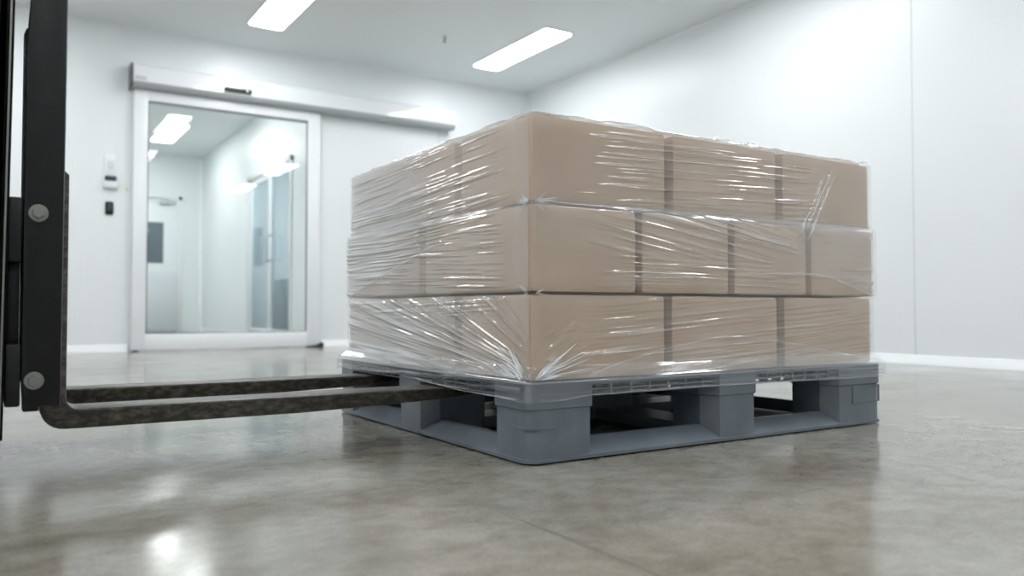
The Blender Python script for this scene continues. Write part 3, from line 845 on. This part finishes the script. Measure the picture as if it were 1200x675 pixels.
# ------------------------------------------------------------------ forklift: forks, carriage, mast
FK = thing('forklift', (-1.4, 0.62, 0), 'black forklift mast with two steel forks entering the pallet', 'forklift')
def fork(y0, y1):
    P = [(-0.833, 0.575)]
    P += [(-0.833, 0.14)] + arc(-0.792, 0.135, 0.041, 180, 270, 7)
    P += [(-0.35, 0.0935), (-0.02, 0.1025), (0.20, 0.120), (0.212, 0.124), (0.212, 0.128), (0.20, 0.1305)]
    P += [(-0.7695, 0.1305)] + list(reversed(arc(-0.7695, 0.1515, 0.021, 180, 270, 5)))[1:] + [(-0.7905, 0.569), (-0.7965, 0.575)]
    return prism(bmesh.new(), P, 'y', y0, y1, 0.0035)
fo = part('fork', fork(0.36, 0.46), M['forksteel'], FK); part('fork', fork(0.79, 0.89), M['forksteel'], FK)
# carriage: two cross bars, stiffeners, side uprights
part('carriage_bar', B(-0.889, -0.8665, 0.300, 0.960, 0.400, 0.514, 0.004), M['blackpaint'], FK)
part('carriage_bar', B(-0.889, -0.8655, 0.300, 0.960, 0.146, 0.256, 0.004), M['blackpaint'], FK)
bm = bmesh.new()
box(bm, -0.8885, -0.868, 0.325, 0.345, 0.25, 0.41, 0.002); part('stiffener', bm, M['blackpaint'], FK)
part('stiffener', B(-0.8885, -0.868, 0.915, 0.935, 0.25, 0.41, 0.002), M['blackpaint'], FK)
def upright(y0, y1, top, slant):
    if slant: P = [(-0.803, 0.144), (-0.862, 0.144), (-0.865, 0.20), (-0.865, 0.775), (-0.842, top), (-0.7995, top)]
    else: P = [(-0.802, 0.144), (-0.855, 0.144), (-0.856, 0.20), (-0.856, top - 0.02), (-0.851, top - 0.005), (-0.842, top), (-0.800, top)]
    return prism(bmesh.new(), P, 'y', y0, y1, 0.006)
up = part('side_upright', upright(0.300, 0.345, 1.13, True), M['blackpaint'], FK)
up2 = part('side_upright', upright(0.915, 0.96, 1.005, False), M['blackpaint'], FK)
def bolt(x, z, parent):
    bm = bmesh.new()
    cyl(bm, (x, 0.2985, z), 'y', 0.0155, 0.003, 32, bev=0.0006)
    cyl(bm, (x, 0.2935, z), 'y', 0.0095, 0.0085, 6, r2=0.0105)
    cyl(bm, (x, 0.2970, z), 'y', 0.0125, 0.0015, 32)
    cyl(bm, (x, 0.2885, z), 'y', 0.0078, 0.002, 24)
    b = part('bolt', bm, M['steel'], parent, smooth=20); b['label'] = 'steel bolt'
bolt(-0.842, 0.487, up); bolt(-0.845, 0.191, up)
part('heel_block', B(-0.862, -0.836, 0.305, 0.345, 0.136, 0.150, 0.003), M['blackpaint'], FK)
# mast: nested channels, slightly tilted forward
def mast_bm(y0, y1, sgn):
    bm = bmesh.new()
    def chan(xa, xb, ya, yb, z0, z1, t):
        w0, w1 = (ya, ya + t) if sgn > 0 else (yb - t, yb)
        box(bm, xa, xb, w0, w1, z0, z1, 0.002)
        box(bm, xa, xa + t * 1.2, ya, yb, z0, z1, 0.002); box(bm, xb - t * 1.2, xb, ya, yb, z0, z1, 0.002)
    chan(-1.050, -0.900, y0, y1, 0.09, 2.1, 0.012)
    chan(-1.000, -0.8905, y0 + sgn * 0.004, y1 + sgn * 0.004, 0.09, 2.05, 0.010)
    bmesh.ops.rotate(bm, cent=(-0.891, 0, 0.09), matrix=Matrix.Rotation(math.radians(0.62), 3, 'Y'), verts=bm.verts[:])
    return bm
part('mast_rail', mast_bm(0.290, 0.350, 1), M['blackpaint'], FK)
part('mast_rail', mast_bm(0.905, 0.965, -1), M['blackpaint'], FK)
bm = B(-0.8975, -0.8945, 0.2895, 0.2945, 0.10, 2.0)
bmesh.ops.rotate(bm, cent=(-0.891, 0, 0.09), matrix=Matrix.Rotation(math.radians(0.62), 3, 'Y'), verts=bm.verts[:])
part('grey_strip', bm, M['steel'], FK)  # thin pale grey strip along the near mast rail
bm = bmesh.new()
box(bm, -1.04, -0.99, 0.33, 0.93, 0.10, 0.20, 0.004); part('mast_crossmember', bm, M['blackpaint'], FK)
part('mast_crossmember', B(-1.03, -0.98, 0.33, 0.93, 1.98, 2.06, 0.004), M['blackpaint'], FK)
bm = bmesh.new(); cyl(bm, (-1.0, 0.627, 1.0), 'z', 0.035, 1.7, 20); part('lift_cylinder', bm, M['blackpaint'], FK)
# front axle end of the truck, out of the picture to the left
for yw in (0.20, 0.93):
    bm = bmesh.new(); cyl(bm, (-1.30, yw + 0.06, 0.21), 'y', 0.21, 0.13, 40, bev=0.02); w = part('wheel', bm, M['rubber'], FK)
    bm = bmesh.new(); cyl(bm, (-1.30, yw + 0.06, 0.21), 'y', 0.115, 0.136, 24, bev=0.004); part('rim', bm, M['steel'], w)
bm = bmesh.new(); prism(bm, [(-1.06, 0.16), (-2.3, 0.14), (-2.45, 0.30), (-2.45, 0.75), (-1.65, 0.85), (-1.35, 0.70), (-1.12, 0.60)], 'y', 0.345, 0.915, 0.02)
part('chassis', bm, M['truck'], FK)
bm = bmesh.new(); cyl(bm, (-2.15, 0.63, 0.16), 'y', 0.16, 0.40, 32, bev=0.02); part('wheel', bm, M['rubber'], FK)

# ------------------------------------------------------------------ world, camera, view
w = bpy.data.worlds.new('World'); S.world = w; w.use_nodes = True
w.node_tree.nodes['Background'].inputs['Color'].default_value = (0.75, 0.8, 0.85, 1)
w.node_tree.nodes['Background'].inputs['Strength'].default_value = 0.3

cam = bpy.data.cameras.new('Camera'); co = bpy.data.objects.new('Camera', cam); COL.objects.link(co)
co.location = (-0.9019, -1.3546, 0.3154)
co.rotation_euler = (PI / 2 + 0.0273, 0, 1.0028 - PI / 2)
cam.sensor_width = 36; cam.lens = 945.83 / 1200 * 36
cam.clip_start = 0.02; cam.clip_end = 60
cam.dof.use_dof = True; cam.dof.focus_distance = 1.85; cam.dof.aperture_fstop = 2.8
S.camera = co
S.view_settings.view_transform = 'Standard'; S.view_settings.look = 'None'
S.view_settings.gamma = 1.0; S.view_settings.exposure = 0.0; S.view_settings.use_curve_mapping = False
S.cycles.max_bounces = 14; S.cycles.diffuse_bounces = 8; S.cycles.transparent_max_bounces = 24
for me in bpy.data.objects:
    if '_o' in me: del me['_o']
